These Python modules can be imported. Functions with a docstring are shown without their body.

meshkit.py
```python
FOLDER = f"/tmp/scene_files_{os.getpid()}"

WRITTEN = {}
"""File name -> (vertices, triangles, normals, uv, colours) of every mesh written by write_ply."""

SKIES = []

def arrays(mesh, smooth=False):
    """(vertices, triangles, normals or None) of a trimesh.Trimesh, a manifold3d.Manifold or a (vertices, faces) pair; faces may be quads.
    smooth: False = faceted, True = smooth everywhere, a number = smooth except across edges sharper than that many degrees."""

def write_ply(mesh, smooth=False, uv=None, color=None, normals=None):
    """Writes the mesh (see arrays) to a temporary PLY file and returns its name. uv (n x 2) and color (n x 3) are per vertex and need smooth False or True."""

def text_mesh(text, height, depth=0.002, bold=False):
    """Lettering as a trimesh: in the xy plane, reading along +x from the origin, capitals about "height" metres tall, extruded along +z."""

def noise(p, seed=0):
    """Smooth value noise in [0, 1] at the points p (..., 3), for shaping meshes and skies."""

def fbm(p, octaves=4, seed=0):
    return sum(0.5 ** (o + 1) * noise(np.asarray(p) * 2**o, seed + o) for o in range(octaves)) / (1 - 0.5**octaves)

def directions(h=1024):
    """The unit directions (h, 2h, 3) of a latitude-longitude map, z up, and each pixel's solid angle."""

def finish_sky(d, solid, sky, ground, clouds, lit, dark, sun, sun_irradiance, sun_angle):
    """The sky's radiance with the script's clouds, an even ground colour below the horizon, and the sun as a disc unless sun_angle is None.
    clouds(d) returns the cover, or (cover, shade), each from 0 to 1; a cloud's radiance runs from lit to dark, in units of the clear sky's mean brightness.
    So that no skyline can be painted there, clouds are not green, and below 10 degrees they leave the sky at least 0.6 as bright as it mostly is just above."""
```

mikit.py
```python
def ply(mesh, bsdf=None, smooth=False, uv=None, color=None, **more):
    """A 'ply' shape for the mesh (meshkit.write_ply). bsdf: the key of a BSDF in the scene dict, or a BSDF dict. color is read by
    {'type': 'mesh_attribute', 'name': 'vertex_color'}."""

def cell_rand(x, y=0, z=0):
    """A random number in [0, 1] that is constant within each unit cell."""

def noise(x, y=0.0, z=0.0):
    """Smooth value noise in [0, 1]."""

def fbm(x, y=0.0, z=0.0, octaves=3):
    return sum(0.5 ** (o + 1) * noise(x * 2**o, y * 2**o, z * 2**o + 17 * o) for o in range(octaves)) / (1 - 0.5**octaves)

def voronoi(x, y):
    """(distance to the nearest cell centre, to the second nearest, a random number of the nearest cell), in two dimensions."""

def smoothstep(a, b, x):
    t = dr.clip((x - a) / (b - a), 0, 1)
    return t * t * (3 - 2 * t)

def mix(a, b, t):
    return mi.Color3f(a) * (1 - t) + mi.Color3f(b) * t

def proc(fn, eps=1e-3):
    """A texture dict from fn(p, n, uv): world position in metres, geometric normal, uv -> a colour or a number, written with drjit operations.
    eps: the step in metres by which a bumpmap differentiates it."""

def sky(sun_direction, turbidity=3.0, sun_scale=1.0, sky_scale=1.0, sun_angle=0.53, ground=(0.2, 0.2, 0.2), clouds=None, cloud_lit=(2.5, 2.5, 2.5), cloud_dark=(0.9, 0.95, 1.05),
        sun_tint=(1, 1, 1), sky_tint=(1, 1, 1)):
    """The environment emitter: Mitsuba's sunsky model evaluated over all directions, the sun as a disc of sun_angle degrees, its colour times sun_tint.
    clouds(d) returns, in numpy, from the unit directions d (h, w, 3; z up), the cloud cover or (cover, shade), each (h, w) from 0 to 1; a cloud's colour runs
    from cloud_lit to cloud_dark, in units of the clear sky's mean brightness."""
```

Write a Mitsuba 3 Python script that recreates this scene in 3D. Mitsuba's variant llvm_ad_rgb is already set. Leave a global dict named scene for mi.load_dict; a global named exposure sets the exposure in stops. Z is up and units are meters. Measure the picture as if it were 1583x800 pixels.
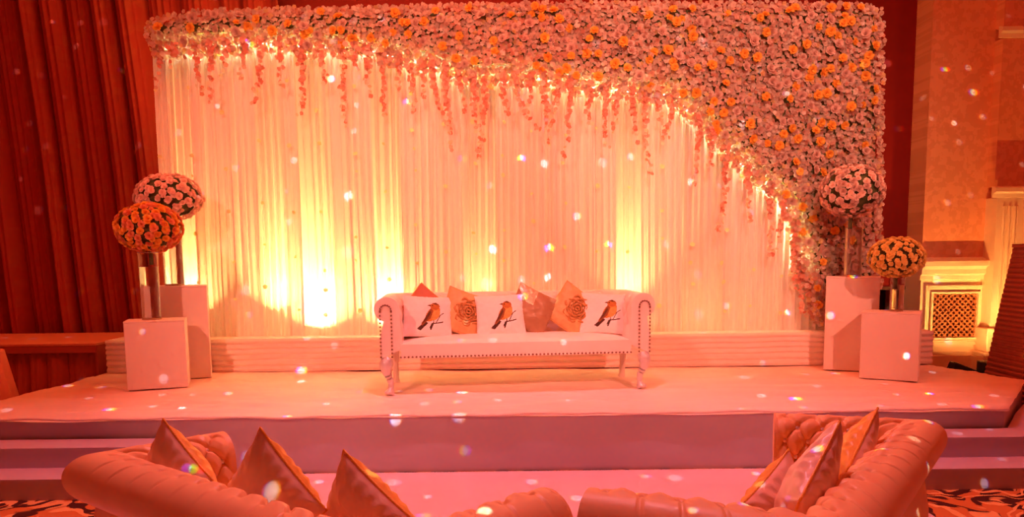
import math, random
import numpy as np, trimesh, shapely, shapely.geometry as sg
import drjit as dr, mitsuba as mi
import mikit, meshkit
from mikit import proc, noise, fbm, voronoi, cell_rand, smoothstep, mix

T = mi.ScalarTransform4f
rng = np.random.default_rng(7)
random.seed(7)
scene, labels = {'type': 'scene'}, {}
PI = math.pi

# ------------------------------------------------------------------ camera
F_PX, PY, YH, ROLL, EYE = 1200.0, 528.0, 392.0, 0.0118, 1.49
pitch = math.atan((PY - YH) / F_PX)
fw = np.array([0, math.cos(pitch), -math.sin(pitch)])
up0 = np.array([0, math.sin(pitch), math.cos(pitch)])
up = up0 * math.cos(ROLL) + np.array([1.0, 0, 0]) * math.sin(ROLL)
scene['camera'] = {'type': 'perspective', 'fov_axis': 'x', 'fov': math.degrees(2 * math.atan(1583 / 2 / F_PX)),
                   'principal_point_offset_x': 0.0, 'principal_point_offset_y': -(PY - 400.0) / 800.0, 'near_clip': 0.05, 'far_clip': 60.0,
                   'to_world': T().look_at(origin=[0, 0, EYE], target=(np.array([0, 0, EYE]) + fw).tolist(), up=up.tolist())}
exposure = 0.0

# ------------------------------------------------------------------ lights
def rgb(c): return {'type': 'rgb', 'value': [float(x) for x in c]}
def col(c, k): return rgb([x * k for x in c])
def spot(name, at, to, c, k, cut, beam=None, texture=None):
    d = {'type': 'spot', 'to_world': T().look_at(origin=list(map(float, at)), target=list(map(float, to)), up=[0.01, 0.02, 1] if abs(at[0]-to[0]) + abs(at[1]-to[1]) > .01 else [0, 1, 0]),
         'intensity': col(c, k), 'cutoff_angle': float(cut), 'beam_width': float(beam if beam is not None else cut * .6)}
    if texture: d['texture'] = texture
    scene[name] = d
RED, AMBER, WARM, PINK = (1, .03, .006), (1, .22, .06), (1, .50, .14), (1, .52, .70)
# coloured wash heads on the front truss, above and behind the audience
spot('wash_lamp', (-3.6, -1.2, 5.2), (-1.0, 7.0, 1.9), (1, .29, .19), 126, 19, 12)
spot('wash_lamp_001', (3.6, -1.2, 5.2), (1.5, 7.0, 2.2), (1, .29, .19), 134, 20, 13)
spot('flower_lamp', (1.2, .6, 5.6), (2.3, 7.3, 3.1), (1, .68, .44), 66, 17, 9)  # added spot, whitens and brightens the upper right flowers
spot('flower_lamp_001', (-1.2, .6, 5.6), (-1.1, 7.3, 3.75), (1, .58, .32), 50, 22, 8)  # second added spot, lifts the flowers at top left and middle
# pink downlight over the foot of the stage and the two sofas
spot('pink_lamp', (0.0, 4.4, 5.7), (0.0, 2.7, 0), PINK, 27, 47, 33)
# uplights standing behind the drape, at its foot
for k, (x, pw, zt, cut, beam) in enumerate([(-3.09, 40, 1.5, 44, 12), (-2.26, 38, 2.3, 44, 9), (-1.85, 36, 1.25, 60, 17), (-1.16, 32, 1.25, 60, 17), (-.28, 12, 2.6, 40, 10), (1.125, 42, 2.7, 40, 8)]):
    spot('drape_lamp_%03d' % (k + 1), (x, 7.76, .77), (x, 7.53, zt), WARM, pw, cut, beam)
scene['led_batten'] = {'type': 'rectangle', 'to_world': T().translate([-.2, 8.0, .75]).rotate([1, 0, 0], 35).scale([3.0, .03, 1]), 'emitter': {'type': 'area', 'radiance': col((1, .56, .17), 26)}}  # unseen backlight added to lift and yellow the foot of the drape
# the red and orange house light of the ceiling
scene['ceiling_light'] = {'type': 'rectangle', 'to_world': T().translate([0, 4.3, 5.94]).rotate([1, 0, 0], 180).scale([4.5, .5, 1]), 'emitter': {'type': 'area', 'radiance': col(RED, 6.6)}}
scene['ceiling_light_001'] = {'type': 'rectangle', 'to_world': T().translate([0, 5.2, 5.94]).rotate([1, 0, 0], 180).scale([4.5, .3, 1]), 'emitter': {'type': 'area', 'radiance': col((1, .15, .05), 5.5)}}
# mirror ball head: round dots, each split into its colours
def ball_dots(p, n, uv):
    N = 54.0
    x, y = uv.x * N, uv.y * N
    def dot(dx):
        cx, cy = dr.floor(x), dr.floor(y)
        ox, oy = .35 + .3 * cell_rand(cx, cy, 5), .35 + .3 * cell_rand(cx, cy, 6)
        r = .08 + .20 * cell_rand(cx, cy, 7)
        d = dr.sqrt(dr.square(x - cx - ox - dx) + dr.square((y - cy - oy)))
        on = dr.select(cell_rand(cx, cy, 8) > .70, .15 + 1.4 * dr.square(dr.square(cell_rand(cx, cy, 11))), 0.0)
        return on * (1 - smoothstep(r * .5, r, d))
    s = .26 * (cell_rand(dr.floor(x), dr.floor(y), 9) - .4)
    return mi.Color3f(dot(-s), dot(0.0), dot(s))
spot('mirror_ball_lamp', (.3, -1.0, 5.0), (0.0, 5.6, .6), (.85, .9, 1.0), 520, 40, 38, proc(ball_dots))
# par can at the foot of the pilaster on the right
spot('pilaster_lamp', (4.91, 7.88, .35), (5.0, 8.40, 1.5), (1, .38, .09), 11, 70, 24)

# ------------------------------------------------------------------ helpers
def numbered(key):
    if key not in used: used.add(key); return key
    k = 1
    while '%s_%03d' % (key, k) in used: k += 1
    used.add('%s_%03d' % (key, k)); return '%s_%03d' % (key, k)
used = set()
def tag(key, label=None, cat=None, group=None, kind=None):
    d = labels.setdefault(key, {})
    for k, v in (('label', label), ('category', cat), ('group', group), ('kind', kind)):
        if v: d[k] = v
    return key
ONES = 'first second third fourth fifth sixth seventh eighth ninth tenth eleventh twelfth thirteenth fourteenth fifteenth sixteenth seventeenth eighteenth nineteenth'.split()
def nth(i):
    if i < 19: return ONES[i]
    t, o = divmod(i + 1, 10)
    return {2: 'twent', 3: 'thirt', 4: 'fort'}[t] + ('ieth' if o == 0 else 'y-' + ONES[o - 1])
def thing(name, label, cat, group=None, kind=None): return tag(numbered(name), label, cat, group, kind)
def obj(name, mesh, bsdf, parent=None, smooth=False, to=None, color=None):
    key = numbered((parent + '__' if parent else '') + name)
    d = mesh if isinstance(mesh, dict) else mikit.ply(mesh, bsdf, smooth=smooth, color=color)
    d = dict(d)
    if to is not None: d['to_world'] = T(np.asarray(to, float)) if not isinstance(to, T) else to
    scene[key] = d
    return key
def struct(name, mesh, bsdf, parent=None, smooth=False, label=None):
    k = obj(name, mesh, bsdf, parent, smooth)
    if parent is None: tag(k, label, None, None, 'structure')
    return k
def M(t=(0, 0, 0), rz=0, rx=0, ry=0, s=1):
    """translate * rotate z * rotate x * rotate y * scale (degrees)"""
    m = trimesh.transformations
    A = m.translation_matrix(t) @ m.rotation_matrix(math.radians(rz), [0, 0, 1]) @ m.rotation_matrix(math.radians(rx), [1, 0, 0]) @ m.rotation_matrix(math.radians(ry), [0, 1, 0])
    return A @ np.diag([s, s, s, 1.0])
def align(at, n, twist=0, s=1.0):
    n = np.asarray(n, float); n = n / np.linalg.norm(n)
    a = np.cross([0, 0, 1.0] if abs(n[2]) < .95 else [1.0, 0, 0], n); a /= np.linalg.norm(a); b = np.cross(n, a)
    c, q = math.cos(twist), math.sin(twist)
    A = np.eye(4); A[:3, 0] = (c * a + q * b) * s; A[:3, 1] = (-q * a + c * b) * s; A[:3, 2] = n * s; A[:3, 3] = at
    return A
def cat(ms): return trimesh.util.concatenate(ms)
def box(x0, x1, y0, y1, z0, z1, bev=0.0):
    b = trimesh.creation.box(extents=(x1 - x0, y1 - y0, z1 - z0))
    if bev > 0:
        import manifold3d as m3
        pts = []
        e = np.array([x1 - x0, y1 - y0, z1 - z0]) / 2
        for s in np.ndindex(2, 2, 2):
            sg_ = np.array(s) * 2 - 1
            for ax in range(3):
                q = sg_ * (e - bev); q[ax] = sg_[ax] * e[ax]; pts.append(q)
            pts.append(sg_ * (e - bev * .42))
        b = trimesh.convex.convex_hull(np.array(pts))
    b.apply_translation(((x0 + x1) / 2, (y0 + y1) / 2, (z0 + z1) / 2))
    return b
def grid_faces(n, m, wrap=False):
    f = []
    for i in range(n - 1):
        for j in range(m if wrap else m - 1):
            a, b = i * m + j, i * m + (j + 1) % m
            f += [[a, b, b + m], [a, b + m, a + m]]
    return np.array(f)
def gridmesh(V, flip=False):
    n, m = V.shape[:2]
    i, j = np.meshgrid(np.arange(n - 1), np.arange(m - 1), indexing='ij')
    a = (i * m + j).ravel()
    f = np.vstack([np.stack([a, a + m, a + m + 1], 1), np.stack([a, a + m + 1, a + 1], 1)])
    if flip: f = f[:, ::-1]
    return trimesh.Trimesh(V.reshape(-1, 3), f, process=False)
def tube(pts, r, sides=6, closed=False):
    p = np.asarray(pts, float); n = len(p)
    r = np.broadcast_to(r, (n,))
    t = (np.roll(p, -1, 0) - np.roll(p, 1, 0)) if closed else np.gradient(p, axis=0)
    t /= np.linalg.norm(t, axis=1, keepdims=True) + 1e-12
    a = np.cross(t, np.where(np.abs(t[:, 2:]) < .9, [0, 0, 1.0], [1.0, 0, 0])); a /= np.linalg.norm(a, axis=1, keepdims=True) + 1e-12
    b = np.cross(t, a); ang = np.arange(sides) * 2 * PI / sides
    v = p[:, None] + r[:, None, None] * (np.cos(ang)[None, :, None] * a[:, None] + np.sin(ang)[None, :, None] * b[:, None])
    k = n if closed else n - 1
    i, j = np.meshgrid(np.arange(k), np.arange(sides), indexing='ij'); i2 = (i + 1) % n
    q = np.stack([i * sides + j, i * sides + (j + 1) % sides, i2 * sides + (j + 1) % sides, i2 * sides + j], -1).reshape(-1, 4)
    f = np.vstack([q[:, [0, 1, 2]], q[:, [0, 2, 3]]])
    v = v.reshape(-1, 3)
    if not closed:
        v = np.vstack([v, p[:1], p[-1:]]); c0, c1 = n * sides, n * sides + 1; jj = np.arange(sides)
        f = np.vstack([f, np.stack([jj * 0 + c0, (jj + 1) % sides, jj], 1), np.stack([jj * 0 + c1, (n - 1) * sides + jj, (n - 1) * sides + (jj + 1) % sides], 1)])
    return trimesh.Trimesh(v, f, process=False)
def lathe(prof, seg=32): return trimesh.creation.revolve(np.asarray(prof, float), sections=seg)
def extrude(poly, h, z=0.0):
    m = trimesh.creation.extrude_polygon(poly, h, engine='earcut'); m.apply_translation((0, 0, z)); return m
def fb(p, s, seed=0, o=3): return meshkit.fbm(np.asarray(p) * s, octaves=o, seed=seed)

tag('led_batten', 'unseen warm backlight added behind the drape to brighten its foot', 'light'); tag('ceiling_light', 'long red strip light in the ceiling over the two tufted sofas', 'light'); tag('ceiling_light_001', 'long orange strip light in the ceiling over the stage', 'light')
# ------------------------------------------------------------------ materials
def mat(name, base, rough=.6, spec=.4, two=True, bump=None, **k):
    d = {'type': 'principled', 'base_color': base if isinstance(base, dict) else rgb(base), 'roughness': rough, 'specular': spec, **k}
    if bump: d = {'type': 'bumpmap', 'arbitrary': bump, 'scale': 1.0, 'nested': d}
    scene[name] = {'type': 'twosided', 'bsdf': d} if two else d
    return name
def thin(name, base, trans=.6, rough=.7):
    scene[name] = {'type': 'principledthin', 'base_color': base if isinstance(base, dict) else rgb(base), 'roughness': rough, 'diff_trans': trans, 'spec_trans': 0.0, 'eta': 1.3}
    return name
VC = {'type': 'mesh_attribute', 'name': 'vertex_color'}

mat('white_cloth', proc(lambda p, n, uv: mix((.84, .70, .63), (.76, .62, .55), fbm(p.x * 3, p.y * 9, p.z * 3))), .58, .25,
    bump=proc(lambda p, n, uv: .012 * fbm(p.x * 2.2, p.y * 7, 0, 4) + .003 * fbm(p.x * 9, p.y * 30, 1, 2), 4e-3))
mat('step_cloth', proc(lambda p, n, uv: mix((.58, .46, .54), (.52, .40, .48), fbm(p.x * 3, p.y * 5, p.z * 6))), .40, .4,
    bump=proc(lambda p, n, uv: .010 * fbm(p.x * 1.8 + p.z * 2.0, p.y * 5, p.z * 1.4, 3), 4e-3))
mat('runner_vinyl', proc(lambda p, n, uv: mix((.84, .72, .76), (.78, .65, .69), fbm(p.x * 2, p.y * 5, 0))), .22, .6,
    bump=proc(lambda p, n, uv: .010 * fbm(p.x * 1.6, p.y * 5, 0, 4), 4e-3))
mat('white_paint', (.80, .74, .72), .5, .3)
mat('plinth_cloth', proc(lambda p, n, uv: mix((.86, .80, .76), (.78, .72, .68), fbm(p.x * 1.5, p.y * 2, p.z * 60))), .6, .3)
def carpet(p, n, uv):
    x, y = p.x * 3.0 + 1.2 * fbm(p.x * 3, p.y * 3, 5), p.y * 3.0 + 1.2 * fbm(p.x * 3, p.y * 3, 9)
    a, b, w = voronoi(x, y)
    rings = dr.sin(a * 15 + 22 * fbm(x * 1.3, y * 1.3, 2))
    swirl = smoothstep(.25, .6, rings) * smoothstep(.35, .5, noise(x * 4, y * 4, 6))
    leaf = smoothstep(.50, .58, noise(x * 5.5, y * 5.5, 4))
    return mix(mix((.07, .02, .014), (.55, .19, .05), leaf), (.74, .42, .15), swirl)
mat('carpet', proc(carpet), .95, .1)
def brocade(p, n, uv):
    a, b, w = voronoi(p.x * 3.2, p.z * 2.6)
    m = smoothstep(.25, .1, dr.abs(a - .33)) * smoothstep(.45, .6, noise(p.x * 16, p.z * 16, 2))
    return mix((.34, .022, .012), (.36, .07, .025), m * .25 + .25 * noise(p.x * 60, 0, p.z * 5))
mat('brocade', proc(brocade), .75, .3)
mat('red_skirt', (.46, .10, .06), .7, .3)
mat('table_cloth', (.72, .28, .18), .6, .3)
def damask(p, n, uv):
    v = fbm(p.x * 22, p.z * 22, 3, 3)
    return mix((.76, .36, .20), (.69, .31, .165), smoothstep(.44, .56, v))
mat('wall_paper', proc(damask), .7, .3)
mat('red_wall', proc(lambda p, n, uv: mix((.24, .012, .008), (.20, .010, .006), fbm(p.x * 5, p.z * 5, p.y))), .8, .2)
mat('plaster', (.62, .50, .42), .9, .2)
mat('cream_paint', (.82, .66, .48), .45, .4)
mat('dark_wood', proc(lambda p, n, uv: mix((.10, .03, .02), (.06, .018, .012), fbm(p.x * 20, p.z * 2, p.y))), .4, .5)
mat('brass_lattice', (.34, .13, .05), .5, .4)
mat('black_metal', (.02, .018, .018), .4, .5)
mat('rib_cloth', proc(lambda p, n, uv: mix((.42, .15, .10), (.30, .10, .07), smoothstep(.3, .7, .5 + .5 * dr.sin(p.z * 150)))), .7, .3)
# upholstery
mat('cream_leather', proc(lambda p, n, uv: mix((.86, .76, .70), (.80, .70, .64), fbm(p.x * 8, p.y * 8, p.z * 8))), .38, .5)
mat('tan_satin', proc(lambda p, n, uv: mix((.86, .54, .27), (.78, .47, .22), fbm(p.x * 5, p.y * 5, p.z * 5))), .42, .35)
mat('champagne_silk', proc(lambda p, n, uv: mix((.80, .60, .46), (.70, .50, .37), fbm(p.x * 14, p.y * 14, p.z * 20))), .34, .5,
    bump=proc(lambda p, n, uv: .004 * fbm(p.x * 9, p.y * 9, p.z * 14, 3), 3e-3))
mat('gold_silk', proc(lambda p, n, uv: mix((.85, .48, .08), (.72, .36, .05), fbm(p.x * 30, p.y * 30, p.z * 30))), .38, .5)
mat('gold_cloth', proc(lambda p, n, uv: mix((.72, .46, .20), (.58, .34, .13), fbm(p.x * 26, p.y * 26, p.z * 26))), .45, .5)
mat('ribbon', (.50, .24, .07), .4, .6)
mat('bronze_silk', (.36, .20, .10), .35, .6)
mat('sequin', proc(lambda p, n, uv: mix((.85, .75, .55), (.55, .42, .25), noise(p.x * 160, p.y * 160, p.z * 160))), .3, .8, metallic=.6)
mat('brown_silk', (.46, .17, .10), .45, .4)
mat('white_linen', proc(lambda p, n, uv: mix((.88, .83, .82), (.80, .75, .74), fbm(p.x * 40, p.y * 40, p.z * 40))), .7, .3)
mat('print', VC, .7, .2)
mat('silver', (.74, .69, .71), .3, .6, metallic=.4)
mat('bronze_nail', (.24, .12, .08), .3, .6, metallic=.5)
mat('crystal', (.9, .85, .85), .12, .9, metallic=.6)
# flowers
thin('petal_pink', (.76, .56, .49), .7)
thin('petal_blush', (.88, .66, .56), .7)
thin('petal_orange', (.88, .50, .09), .55)
thin('petal_peach', (.86, .40, .20), .6)
thin('petal_cream', (.90, .76, .28), .5)
thin('petal_lemon', (.95, .90, .50), .6)
thin('petal_rose', (.92, .72, .62), .45)
thin('petals', VC, 1.0); thin('garland_petals', VC, .35)
mat('foliage', proc(lambda p, n, uv: mix((.05, .07, .02), (.12, .10, .04), noise(p.x * 60, p.y * 60, p.z * 60))), .8, .2)
mat('thread', (.85, .75, .62), .6, .3)
for nm, d, c in (('sheer', .95, (.90, .86, .80)), ('single', .75, (.88, .83, .77)), ('double', .36, (.88, .82, .76)), ('lined', .2, (.86, .80, .74))):
    thin('drape_' + nm, c, d, .8)
scene['glass'] = {'type': 'thindielectric', 'int_ior': 1.5}
scene['water'] = {'type': 'dielectric', 'int_ior': 1.33}
scene['lamp_white'] = {'type': 'diffuse', 'reflectance': rgb((.8, .8, .8))}

# ------------------------------------------------------------------ the room
ZS = 0.40                     # top of the stage
struct('floor', box(-7.2, 7.2, -4.5, 9.6, -.12, 0), 'carpet', label='dark carpet floor with gold scroll pattern')
struct('ceiling', box(-7.2, 7.2, -4.5, 9.6, 6.0, 6.1), 'plaster')
struct('wall_back', cat([box(-7.2, 7.0, 8.95, 9.15, 1.02, 6.0), box(-7.2, 4.15, 8.95, 9.15, 0, 1.02), box(4.15, 7.0, 9.75, 9.9, 0, 1.1), box(4.1, 4.15, 9.15, 9.75, 0, 1.1), box(4.1, 7.0, 9.15, 9.75, 1.02, 1.1)]), 'red_wall', label='plain dark red back wall behind the stage, with a low opening')
struct('wall_left', box(-7.2, -7.0, -4.5, 9.4, 0, 6.0), 'plaster')
struct('wall_front', box(-7.0, 7.0, -4.5, -4.3, 0, 6.0), 'plaster')
struct('wall_far_right', box(7.0, 7.2, -4.5, 9.4, 0, 6.0), 'plaster')
# the papered wall section on the right, with chair rail and panelled foot
wr = struct('wall_right', box(4.53, 7.0, 8.6, 9.4, 1.34, 6.0), 'wall_paper', label='orange lit papered wall section with panelled foot on the right')
obj('dado', cat([box(4.53, 4.65, 8.6, 9.4, 0, 1.34), box(5.16, 7.0, 8.6, 9.4, 0, 1.34), box(4.65, 5.16, 8.6, 9.4, 0, .49), box(4.65, 5.16, 8.6, 9.4, 1.0, 1.34), ]), 'cream_paint', wr)
obj('duct', cat([box(4.64, 4.66, 8.61, 9.3, .48, 1.01), box(5.15, 5.17, 8.61, 9.3, .48, 1.01), box(4.64, 5.17, 8.61, 9.3, .48, .50), box(4.64, 5.17, 8.61, 9.3, .99, 1.01), box(4.64, 5.17, 9.3, 9.32, .48, 1.01)]), 'brass_lattice', wr)
rail_prof = sg.Polygon([(0, 0), (-.035, .01), (-.04, .05), (-.07, .07), (-.07, .12), (-.10, .15), (-.13, .155), (-.13, .21), (-.06, .235), (0, .25)])
def mould(prof, x0, x1, y, z):
    m = trimesh.creation.extrude_polygon(prof, x1 - x0, engine='earcut')
    v = m.vertices.copy(); m.vertices = np.stack([x0 + v[:, 2], y + v[:, 0], z + v[:, 1]], 1); m.invert() if m.volume < 0 else None
    return m
struct('trim_1', mould(rail_prof, 4.50, 5.21, 8.6, 1.14), 'cream_paint', label='moulded chair rail over the grille')
struct('trim_2', cat([box(4.522, 4.535, 8.59, 8.62, 1.39, 6.0)]), 'wall_paper')
struct('baseboard_right', cat([box(4.5, 5.25, 8.55, 8.6, 0, .30), box(4.5, 5.25, 8.57, 8.6, .30, .34)]), 'cream_paint', label='low cream skirting board under the grille')
# panel frame around the grille
def ring(x0, x1, z0, z1, w, y0, y1):
    return cat([box(x0, x1, y0, y1, z1 - w, z1), box(x0, x1, y0, y1, z0, z0 + w), box(x0, x0 + w, y0, y1, z0 + w, z1 - w), box(x1 - w, x1, y0, y1, z0 + w, z1 - w)])
struct('trim_3', cat([ring(4.575, 5.235, .42, 1.08, .03, 8.565, 8.6), ring(4.605, 5.205, .45, 1.05, .02, 8.58, 8.6)]), 'cream_paint', label='raised panel moulding around the grille')
g = thing('air_grille', 'square brass lattice air grille in the cream panel on the right', 'grille')
obj('frame', ring(4.635, 5.175, .48, 1.01, .022, 8.555, 8.6), 'cream_paint', g)
lat = []
x0, x1, z0, z1 = 4.657, 5.153, .502, .988
for k in range(-9, 10):
    for s in (1, -1):
        ln = sg.LineString([(4.905 + k * .062 - s * .6, .745 - .6), (4.905 + k * .062 + s * .6, .745 + .6)]).buffer(.0075, cap_style=2).intersection(sg.box(x0, z0, x1, z1))
        if ln.area > 1e-5:
            m = trimesh.creation.extrude_polygon(ln, .03, engine='earcut'); v = m.vertices.copy(); m.vertices = np.stack([v[:, 0], 8.615 - v[:, 2] + .001 * s, v[:, 1]], 1); obj('lattice_bar', m, 'brass_lattice', g)
for i in range(8):
    for j in range(8):
        c = trimesh.creation.torus(.017, .004, major_sections=10, minor_sections=4); c.apply_transform(M((4.905 + (i - 3.5) * .062, 8.582, .745 + (j - 3.5) * .062), rx=90)); lat.append(c)
tag(obj('lattice_rings', cat(lat), 'brass_lattice', g), 'small brass rings of the lattice', None, None, 'stuff')
# pilaster
p_ = thing('pilaster', 'cream fluted pilaster lit yellow from below at the right edge', 'pilaster', kind='structure')
labels[p_].pop('category')
obj('shaft', box(5.20, 6.1, 8.40, 8.75, .62, 2.02), 'cream_paint', p_)
obj('base', cat([box(5.12, 6.2, 8.34, 8.75, .30, .36, .012), box(5.15, 6.15, 8.36, 8.75, .36, .62, .01), box(5.10, 6.2, 8.32, 8.75, 0, .30)]), 'cream_paint', p_)
for x in (5.275, 5.335, 5.395):
    r = cat([tube([(x, 8.395, .52 + .2), (x, 8.395, 1.93)], .013, 8), tube([(x + .03, 8.40, .72), (x + .03, 8.40, 1.93)], .006, 6)])
    obj('flute', r, 'cream_paint', p_, smooth=40)
cap_prof = sg.Polygon([(0, 0), (-.02, 0), (-.03, .04), (-.07, .06), (-.07, .10), (0, .12)])
obj('capital', mould(cap_prof, 5.135, 6.2, 8.40, 2.02), 'cream_paint', p_)
obj('upper_shaft', box(5.20, 6.1, 8.46, 8.75, 2.14, 3.68), 'wall_paper', p_)
obj('upper_capital', mould(cap_prof, 5.15, 6.2, 8.46, 3.68), 'cream_paint', p_)
obj('attic', box(5.20, 6.1, 8.46, 8.75, 3.80, 6.0), 'wall_paper', p_)
# frame of the low opening in the back wall
struct('door_1', cat([box(4.10, 4.15, 8.93, 8.97, 0, 1.06), box(4.10, 4.55, 8.93, 8.97, 1.02, 1.06)]), 'dark_wood', label='dark wooden frame of the low opening in the back wall')

# left curtain, hanging from above the frame, its folds leaning
def pleats(xs, seed, base=.17, amp=.07, pw=.8):
    r = np.random.default_rng(seed)
    edges = [xs[0] - .3]
    while edges[-1] < xs[-1] + .4: edges.append(edges[-1] + base * r.uniform(.55, 1.6))
    edges = np.array(edges); k = np.clip(np.searchsorted(edges, xs) - 1, 0, len(edges) - 2)
    t = (xs - edges[k]) / (edges[k + 1] - edges[k])
    a = r.uniform(.5, 1.3, len(edges))[k]
    return amp * a * (np.maximum(np.sin(PI * t), 0) ** pw) + .012 * np.sin(xs * 90)
xs = np.linspace(-7.0, -2.2, 620); zs = np.linspace(0.0, 6.0, 14)
V = np.zeros((len(xs), len(zs), 3))
for j, z in enumerate(zs):
    lean = -.062 * (z - 1.0)
    V[:, j, 0] = xs + lean; V[:, j, 1] = 8.62 - pleats(xs, 3, .27, .21, .5) * (1 + .1 * math.sin(z * 1.7)); V[:, j, 2] = z
c_ = thing('stage_curtain', 'dark red brocade floor curtain hanging in folds behind the left side table', 'curtain')
scene[c_] = mikit.ply(gridmesh(V), 'brocade', smooth=True)

# ------------------------------------------------------------------ what stands at the sides of the stage
sd = thing('side_table', 'long low side stage with a red gathered skirt at the left, before the dark curtain', 'side stage')
obj('top', box(-6.96, -3.94, 7.30, 8.36, .665, .69, .004), 'table_cloth', sd); tag(sd + '__top', 'orange red cloth top')
xs = np.linspace(-6.95, -3.95, 420)
V = np.zeros((len(xs), 12, 3)); pf = pleats(xs, 41, .17, .10, .6)
for j, t in enumerate(np.linspace(0, 1, 12)):
    V[:, j, 0] = xs; V[:, j, 1] = 7.385 - pf * (.25 + .75 * t); V[:, j, 2] = .663 - .655 * t
obj('skirt', gridmesh(V, True), 'red_skirt', sd, smooth=True); tag(sd + '__skirt', 'red gathered skirt')
obj('skirt_band', box(-6.95, -3.945, 7.305, 7.325, .60, .664), 'red_skirt', sd)
obj('end_board', box(-3.965, -3.945, 7.33, 8.34, .01, .664), 'red_skirt', sd)
cv = thing('covered_table', 'small round table under an orange cloth at the left edge, beside the stage', 'table')
a = np.linspace(0, 2 * PI, 90, endpoint=False); V = []
for t in np.linspace(0, 1, 16):
    rr = .275 + .11 * t + .028 * t * np.cos(a * 9 + .6) + .012 * t * np.cos(a * 17)
    V.append(np.c_[-4.475 + rr * np.cos(a), 6.30 + rr * np.sin(a), np.full(90, .735 - .725 * t)])
V = np.array(V); V = np.concatenate([V, V[:, :1]], 1)
top = trimesh.creation.cylinder(.276, .012, sections=60); top.apply_translation((-4.475, 6.30, .731))
obj('cloth', gridmesh(V, True), 'table_cloth', cv, smooth=True); obj('tabletop', top, 'table_cloth', cv, smooth=40)
cs_ = thing('covered_stand', 'tall tapering stand under dark red ribbed cloth at the right edge of the stage', 'stand')
ms = []; nr = 34
V = []
for k in range(nr * 3 + 1):
    z_ = 1.5 * k / (nr * 3); hw = .52 - .105 * z_ + .006 * math.sin(k / 3 * 2 * PI)
    V.append([(4.80 - hw, 6.25 + .1 * z_, z_), (4.80 + hw, 6.25 + .1 * z_, z_), (4.80 + hw, 7.05 - .1 * z_, z_), (4.80 - hw, 7.05 - .1 * z_, z_), (4.80 - hw, 6.25 + .1 * z_, z_)])
obj('ribbed_cloth', gridmesh(np.array(V)), 'rib_cloth', cs_, smooth=30)
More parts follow.
